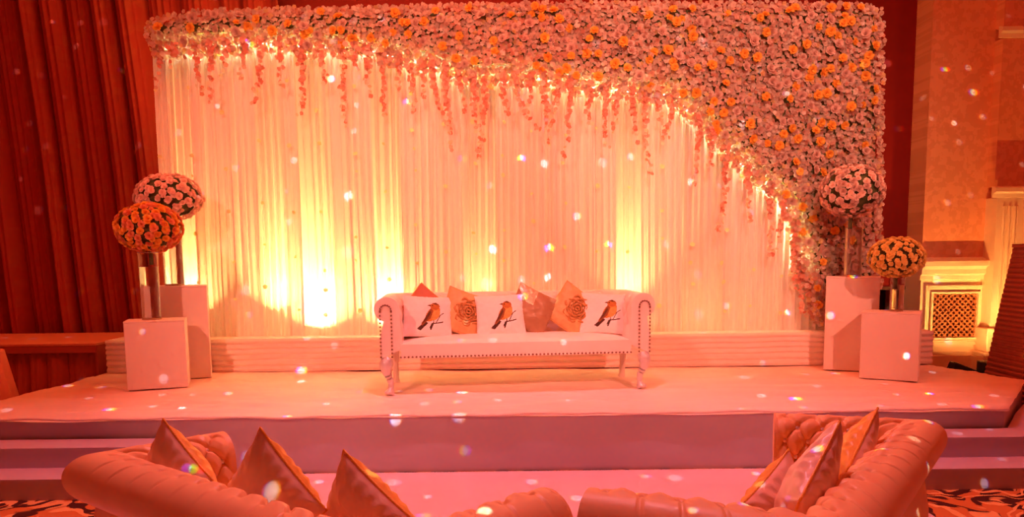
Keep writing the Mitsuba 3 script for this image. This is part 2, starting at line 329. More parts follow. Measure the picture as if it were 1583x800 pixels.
obj('lid', box(4.80 - .37, 4.80 + .37, 6.39, 6.91, 1.49, 1.52), 'rib_cloth', cs_)
ul = thing('uplight', 'black par can uplight on the floor at the foot of the fluted pilaster', 'uplight')
obj('housing', box(4.80, 5.02, 7.78, 7.95, .07, .335, .012), 'black_metal', ul)
obj('yoke', cat([box(4.785, 4.797, 7.83, 7.90, 0, .24), box(5.023, 5.035, 7.83, 7.90, 0, .24), box(4.785, 5.035, 7.80, 7.93, 0, .012)]), 'black_metal', ul)
ub = thing('floor_lamp_head', 'small black lamp lying tilted on the floor below the air grille', 'lamp')
m = box(-.13, .13, -.06, .06, -.045, .045, .012); m.apply_transform(M((4.66, 7.95, .235), ry=22)); obj('housing', m, 'black_metal', ub)
obj('stand', cat([box(4.60, 4.72, 7.91, 7.99, 0, .015), box(4.65, 4.67, 7.94, 7.96, .01, .22)]), 'black_metal', ub)

# ------------------------------------------------------------------ stage
st = thing('stage', 'wide low stage with a creased white cloth top and mauve front', 'stage')
outline = np.array([(-3.86, 8.3), (-3.90, 7.25), (-3.99, 5.95), (-3.95, 5.19), (3.37, 5.19), (4.24, 6.33), (3.98, 7.3), (3.95, 8.3)])
so = sg.Polygon(outline)
obj('platform', extrude(so.buffer(-.02), ZS - .012), 'step_cloth', st)
# cloth: a grid clipped by the outline, with creases
gx, gy = np.meshgrid(np.linspace(-4.05, 4.3, 330), np.linspace(5.1, 8.3, 110), indexing='ij')
def inside(poly, x, y): return shapely.contains_xy(poly, x, y)
# pull outside vertices to the outline
pts = np.stack([gx.ravel(), gy.ravel()], 1)
ins = inside(so, pts[:, 0], pts[:, 1])
near = np.array([so.exterior.interpolate(so.exterior.project(sg.Point(q))).coords[0] for q in pts[~ins]])
far = np.linalg.norm(near - pts[~ins], axis=1)
pts2 = pts.copy(); pts2[~ins] = near
h = .034 * (fb(np.c_[pts2[:, 0] * 2.2, pts2[:, 1] * 7, pts2[:, 0] * 0], 1.0, 4, 4) - .5) + .006 * (fb(np.c_[pts2[:, 0] * 5, pts2[:, 1] * 16, pts2[:, 0] * 0], 1.0, 5, 2) - .5)
edge = np.array([so.exterior.distance(sg.Point(q)) for q in pts2])
h = np.clip(h, -.008, .007) - .001 - .010 * np.exp(-(edge / .012) ** 2)
gm = gridmesh(np.c_[pts2, ZS + h].reshape(gx.shape + (3,)))
keep = (ins | (np.isin(np.arange(len(pts)), np.where(~ins)[0][far < .06])))[gm.faces].all(1) & (gm.area_faces > 1e-9)
gm.update_faces(keep)
obj('top_cloth', gm, 'white_cloth', st, smooth=True)
tag(st + '__top_cloth', 'creased white glossy cloth'); tag(st + '__platform', 'mauve cloth front')
# hem: the cloth folds over the edge
hem = tube([(x, 5.185 + .004 * math.sin(x * 9), ZS + .001 + .004 * math.sin(x * 5.1) + .003 * math.sin(x * 13)) for x in np.linspace(-3.95, 3.37, 160)], .008, 6)
obj('hem', hem, 'white_cloth', st, smooth=40)

def steps(xa, xb, chamfer, label):
    s = thing('stage_steps', label, 'steps', 'steps at the two ends of the stage front')
    for k, (yf, z0, z1) in enumerate([(4.94, .0, .267), (4.68, .0, .134)]):
        d = 5.19 - yf
        poly = [(xa, 5.17), (xa, yf), (xb, yf), (xb, 5.17)]
        if chamfer > 0: poly = [(xa, 5.17), (xa, yf), (xb + .0, yf), (xb + .9, yf + 1.16), (xb + .82, 6.18 + .12), (3.30 + .03, 5.17)]
        P = sg.Polygon(poly).buffer(0).difference(so.buffer(.004))
        P = max(getattr(P, 'geoms', [P]), key=lambda q: q.area)
        zb = 0 if k else .0
        obj('riser', extrude(P, z1 - .012 - zb, zb), 'step_cloth', s)
        obj('tread', extrude(P.buffer(.008, join_style=2).difference(so.buffer(.003)), .012, z1 - .012), 'step_cloth', s)
    return s
steps(-4.6, -2.36, 0, 'pair of mauve covered steps left of the stage front, behind the left tufted sofa')
steps(2.36, 3.46, 1, 'pair of mauve covered steps right of the stage front, behind the right tufted sofa')

# shiny white runner on the floor before the stage
gx, gy = np.meshgrid(np.linspace(-2.34, 2.34, 150), np.linspace(-.5, 5.188, 150), indexing='ij')
hz = .004 + .007 * np.clip((5.15 - gy) * 5, 0, 1) * fb(np.stack([gx * 1.2, gy * 3.5, gx * 0], -1).reshape(-1, 3), 1.0, 9, 4).reshape(gx.shape)
rn = thing('floor_runner', 'shiny pinkish white vinyl sheet on the floor before the stage', 'floor covering')
scene[rn] = mikit.ply(gridmesh(np.stack([gx, gy, hz], -1)), 'runner_vinyl', smooth=True)

# plinth: long low base of the backdrop, covered with horizontally gathered cloth
pl = thing('backdrop_plinth', 'long low white plinth with horizontally gathered cloth below the drape', 'plinth')
zz = np.linspace(0, .312, 60); yy = np.zeros_like(zz)
for a in (.055, .115, .165, .215, .262): yy += -.0 + .010 * np.exp(-((zz - a) / .007) ** 2)
yy += .006 * np.cos(zz * 120)
xs = np.linspace(-3.82, 3.96, 200)
V = np.zeros((len(xs), len(zz) + 2, 3))
for i, x in enumerate(xs):
    w = .006 * math.sin(x * 3.1) + .004 * math.sin(x * 7.7)
    V[i, :-2, 0] = x; V[i, :-2, 1] = 7.245 + yy; V[i, :-2, 2] = ZS + .008 + zz + w * np.sin(zz / .312 * PI)
    V[i, -2] = (x, 7.262, ZS + .318); V[i, -1] = (x, 8.10, ZS + .318)
obj('gathered_cloth', gridmesh(V), 'plinth_cloth', pl, smooth=True)
obj('core', box(-3.81, 3.95, 7.27, 8.10, ZS + .009, ZS + .31), 'plinth_cloth', pl)
obj('edge_band', tube([(x, 7.258, ZS + .314) for x in (-3.82, 3.96)], .007, 6), 'white_cloth', pl)
ZP = ZS + .318

# ------------------------------------------------------------------ backdrop drape: panels of different thickness
dp = thing('backdrop_drape', 'wide white pleated sheer drape lit from behind, below the flower wall', 'drape')
cuts = [-3.31, -3.19, -2.99, -2.41, -2.13, -2.01, -1.70, -1.31, -1.02, -.45, -.12, .42, .995, 1.255, 1.62, 2.05, 2.62, 3.30]
kind = ['double', 'sheer', 'double', 'single', 'double', 'sheer', 'double', 'sheer', 'lined', 'single', 'double', 'lined', 'sheer', 'double', 'single', 'double', 'lined']
for k in range(len(cuts) - 1):
    a, b = cuts[k] - .012, cuts[k + 1] + .012
    n = max(int((b - a) / .0065), 12)
    xs = np.linspace(a, b, n); zs = np.linspace(ZP, 3.62, 10)
    r = np.random.default_rng(100 + k)
    V = np.zeros((n, len(zs), 3))
    prof = .5 * pleats(xs, 200 + k, .042, .046) + .5 * pleats(xs, 300 + k, .085, .036)
    for j, z in enumerate(zs):
        V[:, j, 0] = xs + .006 * math.sin(z * 2 + k); V[:, j, 1] = 7.515 - prof * (1 - .2 * (z / 4)) + (.004 if k % 2 else 0); V[:, j, 2] = z
    obj('panel', gridmesh(V), 'drape_' + kind[k], dp, smooth=True)

# ------------------------------------------------------------------ flowers
def petal(L, W, tilt, curl, n=3, m=3, r0=.05):
    """one petal of a flower whose axis is +z, growing along +x"""
    V = np.zeros((n, m, 3))
    for i in range(n):
        b = i / (n - 1)
        a = tilt + curl * b
        for j in range(m):
            s = j / (m - 1) * 2 - 1
            w = W * (.35 + .65 * math.sin(PI * min(b * .62 + .12, 1))) * (1 if b < .99 else .8)
            V[i, j] = (r0 + L * b * math.sin(a) - .22 * W * s * s * math.cos(a), s * w, L * b * math.cos(a) + .25 * W * s * s * math.sin(a) + (-.1 * L * (1 - abs(s)) if i == n - 1 and n < 3 else 0))
    return gridmesh(V)
def flower(layers, seed=0):
    """layers: (petals, length, width, tilt, curl, start radius); unit flower of radius about 1"""
    r = np.random.default_rng(seed); out = []
    for k, (n, L, W, tilt, curl, r0) in enumerate(layers):
        for i in range(n):
            q = petal(L * r.uniform(.9, 1.1), W, tilt + r.uniform(-.1, .1), curl, r0=r0)
            q.apply_transform(trimesh.transformations.rotation_matrix(2 * PI * (i + .5 * (k % 2)) / n + r.uniform(-.12, .12), [0, 0, 1]))
            out.append(q)
    return cat(out)
def rose(seed): return flower([(5, .95, .62, 1.05, .35, .12), (5, .85, .55, .7, .2, .10), (4, .72, .45, .38, .0, .08), (3, .6, .3, .1, -.1, .05)], seed)
def carnation(seed): return flower([(7, 1.0, .42, 1.15, .25, .05), (7, .95, .38, .8, .2, .05), (5, .8, .32, .4, .1, .05)], seed)
def blossom(seed): return flower([(5, 1.0, .55, 1.1, .3, .05)], seed)
def bloom2(seed): return flower([(5, 1.0, .52, 1.15, .3, .05), (4, .75, .42, .55, .15, .05)], seed)
ROSE = [rose(s) for s in range(3)]; CARN = [carnation(s) for s in range(3)]; BLOS = [blossom(s) for s in range(3)]; BLM2 = [bloom2(s) for s in range(4)]
def plys(ms, b): return [mikit.ply(m, b, smooth=True) for m in ms]

# wall of flowers: outline in x, z at the drape
lower = [(-3.28, 3.44), (-3.20, 3.36), (-3.04, 3.37), (-2.68, 3.385), (-2.27, 3.40), (-1.86, 3.365), (-1.33, 3.345), (-.98, 3.24), (-.51, 3.14), (-.28, 3.07), (.08, 3.08), (.43, 3.04), (.85, 2.965), (1.26, 2.91),
         (1.49, 2.895), (1.74, 2.67), (1.92, 2.47), (2.17, 2.25), (2.38, 2.08), (2.56, 1.90), (2.66, 1.71), (2.71, 1.44), (2.80, 1.17), (2.86, .95), (2.93, .78)]
outer = [(3.44, .78), (3.49, 1.2), (3.47, 2.0), (3.44, 2.8), (3.40, 3.64), (3.28, 3.70), (2.72, 3.72), (.67, 3.745), (-1.08, 3.73), (-2.25, 3.72), (-2.84, 3.705), (-3.14, 3.665), (-3.30, 3.60)]
FW = sg.Polygon(lower + outer).buffer(0)
low_line = sg.LineString(lower)
fw_ = thing('flower_wall', 'sweeping flower wall of pink and orange blooms framing the drape at top and right', 'flower wall')
bk = extrude(FW.buffer(-.05).difference(low_line.buffer(.15)), .04); v = bk.vertices.copy(); bk.vertices = np.stack([v[:, 0], 7.42 - v[:, 2], v[:, 1]], 1); bk.invert() if bk.volume < 0 else None
obj('backing', bk, 'foliage', fw_); tag(fw_ + '__backing', 'dark leafy backing')
fr = np.random.default_rng(21)
placed = []
cell = {}
def try_place(x, z, r):
    c = .12; i, j = int(x // c), int(z // c)
    for a in range(i - 1, i + 2):
        for b in range(j - 1, j + 2):
            for (u, w, q) in cell.get((a, b), ()):
                if (u - x) ** 2 + (w - z) ** 2 < ((r + q) * .68) ** 2: return False
    cell.setdefault((i, j), []).append((x, z, r)); placed.append((x, z, r)); return True
def scatter(n, rmin, rmax, grow, tries):
    out = []; area = FW.buffer(grow)
    x0, z0, x1, z1 = area.bounds
    P = np.c_[fr.uniform(x0, x1, tries), fr.uniform(z0, z1, tries)]
    for q, ok in zip(P, shapely.contains_xy(area, P[:, 0], P[:, 1])):
        if not ok: continue
        r = fr.uniform(rmin, rmax)
        if try_place(q[0], q[1], r): out.append((q[0], q[1], r))
        if len(out) >= n: break
    return out
def face(x, z):
    e = low_line.distance(sg.Point(x, z)); b = FW.exterior.distance(sg.Point(x, z))
    n = np.array([fr.normal(0, .28), -1.0, fr.normal(0.05, .28)])
    p = low_line.interpolate(low_line.project(sg.Point(x, z)))
    if e < .22:
        d = np.array([p.x - x, 0, p.y - z]); d = d / (np.linalg.norm(d) + 1e-6) if FW.contains(sg.Point(x, z)) else -d / (np.linalg.norm(d) + 1e-6)
        n += d * (1 - e / .22) * .8
    y = 7.33 + fr.uniform(-.035, .03) + .05 * math.exp(-b / .05)
    if b < .12 and e > .15:
        q = FW.exterior.interpolate(FW.exterior.project(sg.Point(x, z))); n += np.array([q.x - x, 0, q.y - z]) / .12 * .7
    return np.array([x, y, z]), n
big = scatter(165, .034, .048, -.03, 9000)
mid = scatter(135, .034, .044, -.01, 9000)
small = scatter(17000, .0125, .0215, .016, 200000)
RO, RP = plys(CARN, 'petal_orange'), plys(ROSE, 'petal_pink')
for x, z, r in big:
    p, n = face(x, z); p[1] -= .03
    obj('orange_rose', RO[int(fr.integers(3))], None, fw_, to=align(p, n, fr.uniform(0, 6), r))
for x, z, r in mid:
    p, n = face(x, z); p[1] -= .015
    obj('pink_rose', RP[int(fr.integers(3))], None, fw_, to=align(p, n, fr.uniform(0, 6), r * 1.05))
pal = np.array([(.80, .60, .50), (.76, .49, .40), (.86, .71, .62), (.66, .50, .43), (.90, .80, .72), (.70, .38, .28), (.84, .62, .34)])
def merge(ms, list_at, colors, keyname, parent, bsdf='petals'):
    vs, fs, cs, o = [], [], [], 0
    for m, A, c in zip(ms, list_at, colors):
        v = np.asarray(m.vertices) @ A[:3, :3].T + A[:3, 3]
        vs.append(v); fs.append(np.asarray(m.faces) + o); o += len(v); cs.append(np.broadcast_to(c, (len(v), 3)))
    return obj(keyname, trimesh.Trimesh(np.vstack(vs), np.vstack(fs), process=False), bsdf, parent, smooth=True, color=np.vstack(cs))
ms, As, cs = [], [], []
for x, z, r in small:
    p, n = face(x, z)
    ms.append(BLM2[int(fr.integers(4))] if fr.random() < .45 else BLOS[int(fr.integers(3))]); As.append(align(p, n, fr.uniform(0, 6), r * 1.25)); cs.append(np.clip(pal[fr.choice(7, p=[.28, .2, .16, .14, .08, .08, .06])] * fr.uniform(.85, 1.08), 0, .95))
for _ in range(1700):      # loose fringe along the lower edge, deeper towards the drape
    q = low_line.interpolate(fr.uniform(0, low_line.length))
    x, z = q.x + fr.normal(0, .03), q.y + fr.uniform(-.07, .09)
    ms.append(BLOS[int(fr.integers(3))]); As.append(align((x, fr.uniform(7.29, 7.425), z), (fr.normal(0, .6), -1 + fr.normal(0, .5), fr.normal(-.2, .6)), fr.uniform(0, 6), fr.uniform(.016, .026))); cs.append(np.clip(pal[fr.choice(7)] * fr.uniform(1.0, 1.15), 0, .95))
k = merge(ms, As, cs, 'small_blossoms', fw_); tag(k, 'countless small pink blossoms', kind='stuff')

# a warm LED strip hidden behind the lower edge of the flowers
ll = np.array(low_line.simplify(.01).coords)
lp = np.array([low_line.interpolate(t).coords[0] for t in np.linspace(.05, low_line.length - .55, 120)])
d = np.gradient(lp, axis=0); nn = np.c_[-d[:, 1], d[:, 0]]; nn /= np.linalg.norm(nn, axis=1, keepdims=True)
strip = np.c_[lp[:, 0] + nn[:, 0] * .04, np.full(len(lp), 7.432), lp[:, 1] + nn[:, 1] * .04]
ls = obj('light_strip', mikit.ply(tube(strip, .006, 4), 'lamp_white', emitter={'type': 'area', 'radiance': col((1, .56, .17), 150)}), None, fw_); tag(ls, 'warm LED strip behind the lower edge')

# garlands of little blossoms hanging from the lower edge
gr = np.random.default_rng(5)
gx = [(-3.17, .34), (-3.03, .22), (-2.86, .42), (-2.70, .5), (-2.55, .28), (-2.38, .33), (-2.24, .55), (-2.08, .40), (-1.95, .26), (-1.88, .62), (-1.72, .36), (-1.52, .70), (-1.40, .24), (-1.28, .40), (-1.15, .55), (-1.0, .3), (-.90, .48), (-.78, .34),
      (-.70, .55), (-.58, .72), (-.46, .38), (-.32, .5), (-.22, .72), (-.05, .35), (.06, .5), (.20, .33), (.33, .6), (.45, .42), (.56, .66), (.74, .36), (.88, .52), (1.00, .4), (1.12, .55), (1.25, .72), (1.36, .34), (1.50, .42), (1.74, .6), (1.86, .3), (2.0, .75), (2.2, .5), (2.42, .62), (2.54, .5), (2.66, .6), (2.72, .55)]
def edge_z(x):
    for (a, b), (c, d2) in zip(lower[:-1], lower[1:]):
        if a <= x <= c: return b + (d2 - b) * (x - a) / (c - a)
    return lower[-1][1]
GC = np.array([(.84, .44, .34), (.80, .34, .24), (.88, .58, .44), (.92, .82, .62)])
for i, (x, L) in enumerate(gx):
    z0 = edge_z(x) + .05; L *= 1.05
    y = gr.uniform(7.27, 7.36); sway = gr.normal(0, .05); hook = gr.normal(0, .05)
    n = int(L / .013)
    key = thing('flower_garland', '%s of tiny pinkish blossoms dangling before the drape, %s from its left edge' % ('short string' if L < .4 else 'long string' if L > .6 else 'string', nth(i)), 'garland', 'garlands dangling before the drape')
    ts = np.linspace(0, 1, max(n, 6))
    path = np.c_[x + sway * ts ** 2 + hook * np.maximum(ts - .75, 0) * 2 + .006 * np.sin(ts * 14 + i), np.full(len(ts), y), z0 - L * ts]
    obj('stem', tube(path, .002, 4), 'thread', key)
    ms, As, cs = [], [], []
    for t, p in zip(ts, path):
        if gr.random() < .12 + .25 * t: continue
        for _ in range(2 if t < .5 else 1):
            ms.append(BLOS[int(gr.integers(3))]); As.append(align(p + gr.normal(0, .012, 3), (gr.normal(0, .7), -1, gr.normal(-.3, .6)), gr.uniform(0, 6), gr.uniform(.015, .023))); cs.append(GC[min(3, int(gr.integers(3)) + int(t > .7))] * gr.uniform(.9, 1.0))
    k = merge(ms, As, cs, 'blossoms', key, 'garland_petals'); tag(k, None, None, None, 'stuff')

# thin strings with single tiny flowers, spread over the drape
sr = np.random.default_rng(9)
sx = [-3.27, -2.98, -2.66, -2.35, -2.05, -1.78, -1.46, -1.18, -.90, -.62, -.34, -.06, .22, .52, .82, 1.12, 1.42, 1.72, 2.02, 2.32, 2.58]
SB = plys(BLOS, 'petal_lemon')
for i, x in enumerate(sx):
    key = thing('flower_string', 'thin thread with sparse single yellow blossoms over the drape, %s from its left edge' % nth(i), 'flower string', 'threads with single blossoms before the drape')
    zt = edge_z(x) + .03
    obj('thread', tube([(x, 7.44, zt), (x + sr.normal(0, .01), 7.44, ZP + .1)], .0012, 3), 'thread', key)
    for z in np.cumsum(np.r_[ZP + .1 + sr.uniform(0, .4), sr.uniform(.15, .65, 8)]):
        if z > zt - .3: break
        obj('blossom', SB[int(sr.integers(3))], None, key, to=align((x + sr.normal(0, .012), 7.43, z), (sr.normal(0, .4), -1, sr.normal(0, .4)), sr.uniform(0, 6), sr.uniform(.013, .024)))

# ------------------------------------------------------------------ pedestals, vases and balls of roses
def pedestal(cx, cy, rz, w, dpt, h, label):
    key = thing('display_pedestal', label, 'pedestal', 'white pedestals on the stage')
    b = box(-w / 2, w / 2, -dpt / 2, dpt / 2, 0, h - .012, .004); b.apply_transform(M((cx, cy, ZS + .008), rz))
    t = box(-w / 2 - .002, w / 2 + .002, -dpt / 2 - .002, dpt / 2 + .002, h - .012, h, .003); t.apply_transform(M((cx, cy, ZS + .008), rz))
    obj('body', b, 'white_paint', key); obj('top', t, 'white_paint', key)
    return ZS + .008 + h
def vase(cx, cy, z, r, h, water, label):
    key = thing('glass_vase', label, 'vase', 'tall glass cylinder vases on the pedestals')
    w = .005
    obj('cylinder', lathe([(0, 0), (r, 0), (r, h)], 40), 'glass', key, smooth=40, to=M((cx, cy, z)))
    obj('rim', lathe([(r - .004, h - .004), (r + .002, h - .004), (r + .002, h), (r - .004, h), (r - .004, h - .004)], 40), 'silver', key, smooth=40, to=M((cx, cy, z)))
    obj('base', lathe([(0, .002), (r - .004, .002), (r - .004, .014), (0, .014)], 40), 'bronze_silk', key, smooth=40, to=M((cx, cy, z)))
    wt = lathe([(0, .016), (r - w, .016), (r - w, water), (0, water)], 40)
    obj('water', wt, 'water', key, smooth=40, to=M((cx, cy, z)))
    return z + h
def ball(cx, cy, zc, rx, rz_, bs, fl, n, size, label, seed):
    key = thing('rose_ball', label, 'flower ball', 'round rose arrangements on the vases')
    core = trimesh.creation.icosphere(3, 1.0); v = core.vertices * (1 + .10 * (fb(core.vertices, 6.0, seed)[:, None] - .5)) * [rx * .86, rx * .86, rz_ * .84]; core.vertices = v + [cx, cy, zc]
    obj('leaves', core, 'foliage', key, smooth=True); tag(key + '__leaves', 'dark green foliage between the roses')
    r = np.random.default_rng(seed); ps = [plys(fl, b) for b in bs]
    for i in range(n):
        u = 1 - 2 * (i + .5) / n; a = i * 2.399963 + r.normal(0, .12)
        u = np.clip(u + r.normal(0, .02), -1, 1); q = math.sqrt(max(1 - u * u, 0))
        d = np.array([q * math.cos(a), q * math.sin(a), u])
        nrm = d / np.array([rx, rx, rz_]); s = size * r.uniform(.78, 1.15)
        at = np.array([cx, cy, zc]) + d * np.array([rx, rx, rz_]) * r.uniform(.92, .97)
        obj('rose', ps[int(r.integers(len(ps)))][int(r.integers(len(fl)))], None, key, to=align(at, nrm + r.normal(0, .3, 3) / rx * .6, r.uniform(0, 6), s))
    obj('stem', tube([(cx, cy, zc - rz_ * .75), (cx, cy, zc - rz_ - .10)], .018, 8), 'foliage', key)
z = pedestal(-2.99, 6.508, 19, .46, .32, .565, 'short white pedestal at the far left, before the taller one')
vase(-3.02, 6.50, z, .078, .56, .44, 'glass cylinder vase holding the orange rose ball, on the short left pedestal')
ball(-2.995, 6.50, 1.735, .265, .205, ['petal_orange', 'petal_peach'], ROSE, 250, .029, 'ball of orange roses, lowest and leftmost of the four', 1)
z = pedestal(-2.985, 7.0, 20, .46, .30, .83, 'taller white pedestal on the left, behind the short one')
vase(-3.03, 7.0, z, .085, .60, .52, 'glass cylinder vase holding the pink rose ball, on the taller left pedestal')
ball(-3.03, 7.0, 2.02, .285, .205, ['petal_rose'], ROSE, 250, .029, 'ball of pink roses at the left edge of the drape', 2)
z = pedestal(3.078, 7.005, -24, .44, .28, .84, 'taller white pedestal on the right, in front of the flower wall')
vase(3.05, 6.96, z, .076, .56, .43, 'glass cylinder vase holding the pink rose ball, on the taller right pedestal')
ball(3.01, 6.95, 2.0, .27, .23, ['petal_rose', 'petal_pink'], ROSE, 250, .029, 'ball of pink roses before the right end of the flower wall', 3)
z = pedestal(3.20, 6.51, -30, .44, .32, .56, 'short white pedestal at the far right, before the taller one')
vase(3.235, 6.51, z, .055, .31, .22, 'small glass cylinder vase holding the cream rose ball, on the short right pedestal')
ball(3.215, 6.51, 1.42, .22, .165, ['petal_cream'], CARN, 210, .026, 'small ball of cream yellow roses on the right', 4)

# ------------------------------------------------------------------ tufted upholstery
def side_profile(top, R, zin, zout, inner_lean=.03, out_off=.03, flat=0):
    """(offset outward, z, outward normal o, z) from the inner foot over the roll to the outer foot; roll centre at offset 0"""
    P = []
    zc = top - R
    for t in np.linspace(0, 1, 41)[:-1]:
        P.append((-R - inner_lean * (1 - t), zin + (zc - zin) * t))
    for a in np.linspace(PI, -PI * .42, 48): P.append((R * math.cos(a), zc + R * math.sin(a)))
    e = P[-1]
    for t in np.linspace(0, 1, 8)[1:]:
        P.append((e[0] + (out_off - e[0]) * min(t * 2.2, 1), e[1] + (zout - e[1]) * t))
    P = np.array(P); t = np.gradient(P, axis=0); t /= np.linalg.norm(t, axis=1, keepdims=True)
    return P, np.c_[-t[:, 1], t[:, 0]] * 1.0
def tuft(s, w, S0, S1, W0, W1, ds, dw, depth):
    """depth of the diamond tufting at (s, w); buttons on a staggered grid"""
    inr = (w > W0 - dw * .6) & (w < W1 + dw * .6)
    u, v = (s - S0) / ds, (w - W0) / dw
    d = np.zeros_like(u)
    fade = np.clip((w - (W0 - dw * .6)) / (dw * .5), 0, 1) * np.clip(((W1 + dw * .45) - w) / (dw * .6), 0, 1)
    fade = fade * np.clip((s - S0 + ds * .35) / (ds * .35), 0, 1) * np.clip((S1 + ds * .35 - s) / (ds * .35), 0, 1)
    a, b = (u + v / 2), (u - v / 2)
    ca, cb = np.abs(a - np.round(a)), np.abs(b - np.round(b))
    crease = np.exp(-(ca / .075) ** 2) + np.exp(-(cb / .075) ** 2)
    but = np.exp(-((ca ** 2 + cb ** 2) / .02))
    puff = np.cos(np.clip(ca, 0, .5) * PI) * 0 + (np.minimum(ca, .5) * np.minimum(cb, .5)) * 4
    top = np.exp(-((w - W1 - dw * .9) / (dw * .7)) ** 2)      # pull creases over the roll
    uu = (s - S0) / ds; cu = np.abs(uu - np.round(uu))
    return fade * depth * (.55 * puff - .5 * crease - .9 * but) - .30 * depth * top * np.exp(-(cu / .035) ** 2) * (np.sin(np.round(uu) * 12.9) > .1)
BUTTON = trimesh.creation.icosphere(2, 1.0); BUTTON.vertices *= [1, 1, .55]
def chester(parent, P4, top, R, zin, zout, bsdf, tufted, ds, dw, depth, button_bsdf, bsize, names=('arm', 'back', 'arm'), inner_lean=.03, step=.012, out_off=.03, roll_tuft=1.0):
    """P4: the plan of the roll's centre line: arm end, corner, corner, arm end; the seat lies to the left of the walk (outward is to the right)"""
    P4 = np.asarray(P4, float)
    prof, pn = side_profile(top, R, zin, zout, inner_lean, out_off)
    w = np.r_[0, np.cumsum(np.linalg.norm(np.diff(prof, axis=0), axis=1))]
    dirs = [(P4[k + 1] - P4[k]) / np.linalg.norm(P4[k + 1] - P4[k]) for k in range(3)]
    nrm = [np.array([d[1], -d[0]]) for d in dirs]
    mit = [nrm[0], (nrm[0] + nrm[1]) / (1 + nrm[0] @ nrm[1]), (nrm[1] + nrm[2]) / (1 + nrm[1] @ nrm[2]), nrm[2]]
    for k in range(3):
        L = np.linalg.norm(P4[k + 1] - P4[k]); n = max(int(L / step), 6)
        t = np.linspace(0, 1, n + 1)
        S, W = np.meshgrid(t * L, w, indexing='ij')
        o = np.broadcast_to(prof[:, 0], S.shape); zz = np.broadcast_to(prof[:, 1], S.shape)
        dd = np.zeros_like(S)
        W1 = w[40] + R * PI * .55 * roll_tuft
        nb = max(int(round(L / ds)) - 1, 1); S0 = (L - nb * ds) / 2; S1 = S0 + nb * ds
        W0 = zin * 0 + .16
        if tufted:
            nv = max(int((W1 - W0) / dw), 1); W1b = W0 + nv * dw
            dd = tuft(S, W, S0, S1, W0, W1b, ds, dw, depth)
        m = mit[k][None, None] * (1 - t)[:, None, None] + mit[k + 1][None, None] * t[:, None, None]
        base = P4[k][None, None] * (1 - t)[:, None, None] + P4[k + 1][None, None] * t[:, None, None]
        oo = o + dd * pn[:, 0][None]
        zz = zz + dd * pn[:, 1][None]
        # gentle slump of the outer cover
        xy = base + m * oo[..., None]
        V = np.concatenate([xy, zz[..., None]], -1)
        mesh = gridmesh(V, flip=True)
        key = obj(names[k], mesh, bsdf, parent, smooth=True)
        if k in (0, 2):       # scroll front
            end = P4[0] if k == 0 else P4[3]; out = -dirs[0] if k == 0 else dirs[2]
            poly = sg.Polygon(prof).buffer(0)
            fr_ = trimesh.creation.extrude_polygon(poly, .012, engine='earcut')
            v = fr_.vertices.copy(); nr = nrm[k]
            fr_.vertices = np.c_[end[0] + nr[0] * v[:, 0] + out[0] * (v[:, 2] - .004), end[1] + nr[1] * v[:, 0] + out[1] * (v[:, 2] - .004), v[:, 1]]
            obj('front_panel', fr_, bsdf, key)
        if tufted and button_bsdf:
            B = mikit.ply(BUTTON, button_bsdf, smooth=True)
            for a in range(nv + 1):
                for b in range(nb + 1):
                    s = S0 + (b + (.5 if a % 2 else 0)) * ds
                    if s > S1 + .01: continue
                    ww = W0 + a * dw
                    j = int(np.argmin(np.abs(w - ww)))
                    tt = s / L; q = P4[k] * (1 - tt) + P4[k + 1] * tt
                    mm = mit[k] * (1 - tt) + mit[k + 1] * tt
                    off = -depth * .9
                    at = np.r_[q + mm * (prof[j, 0] + pn[j, 0] * off), prof[j, 1] + pn[j, 1] * off]
                    obj('button', B, None, key, to=align(at, np.r_[nrm[k] * pn[j, 0], pn[j, 1]], 0, bsize))
def pad(quad, z0, z1, bev, crown=.02, n=14):
    """upholstered pad over a plan quad (counter-clockwise), with rounded edges and a crown"""
    q = np.asarray(quad, float); u = np.linspace(0, 1, n); U, Wv = np.meshgrid(u, u, indexing='ij')
    def plan(a, b): return (q[0] * ((1 - a) * (1 - b))[..., None] + q[1] * (a * (1 - b))[..., None] + q[2] * (a * b)[..., None] + q[3] * ((1 - a) * b)[..., None])
    e = np.minimum(np.minimum(U, 1 - U), np.minimum(Wv, 1 - Wv))
    top = np.concatenate([plan(U, Wv), (z1 - bev * np.exp(-e * 16) + crown * np.sin(PI * U) ** .7 * np.sin(PI * Wv) ** .7)[..., None]], -1)
    bot = np.concatenate([plan(U, Wv), np.full(U.shape + (1,), z0)], -1)
    a, b = gridmesh(top), gridmesh(bot, True)
    ms = [a, b]
    for sl in ((slice(None), 0), (-1, slice(None)), (slice(None, None, -1), -1), (0, slice(None, None, -1))):
        ms.append(gridmesh(np.stack([bot[sl], top[sl]], 1), True))
    m = cat(ms); m.merge_vertices(); m.fix_normals(); return m

# ---- the settee on the stage
SC, SYAW = np.array([.036, 6.05]), 5.04
def SM(x=0, y=0, z=0, rz=0, rx=0, ry=0): return M((SC[0], SC[1], ZS + .009), SYAW) @ M((x, y, z), rz, rx, ry)
def sloc(p):
    a = math.radians(SYAW); return np.array([SC[0] + p[0] * math.cos(a) - p[1] * math.sin(a), SC[1] + p[0] * math.sin(a) + p[1] * math.cos(a)])
se = thing('settee', 'cream tufted settee with rolled arms and silver legs in the middle of the stage', 'sofa')
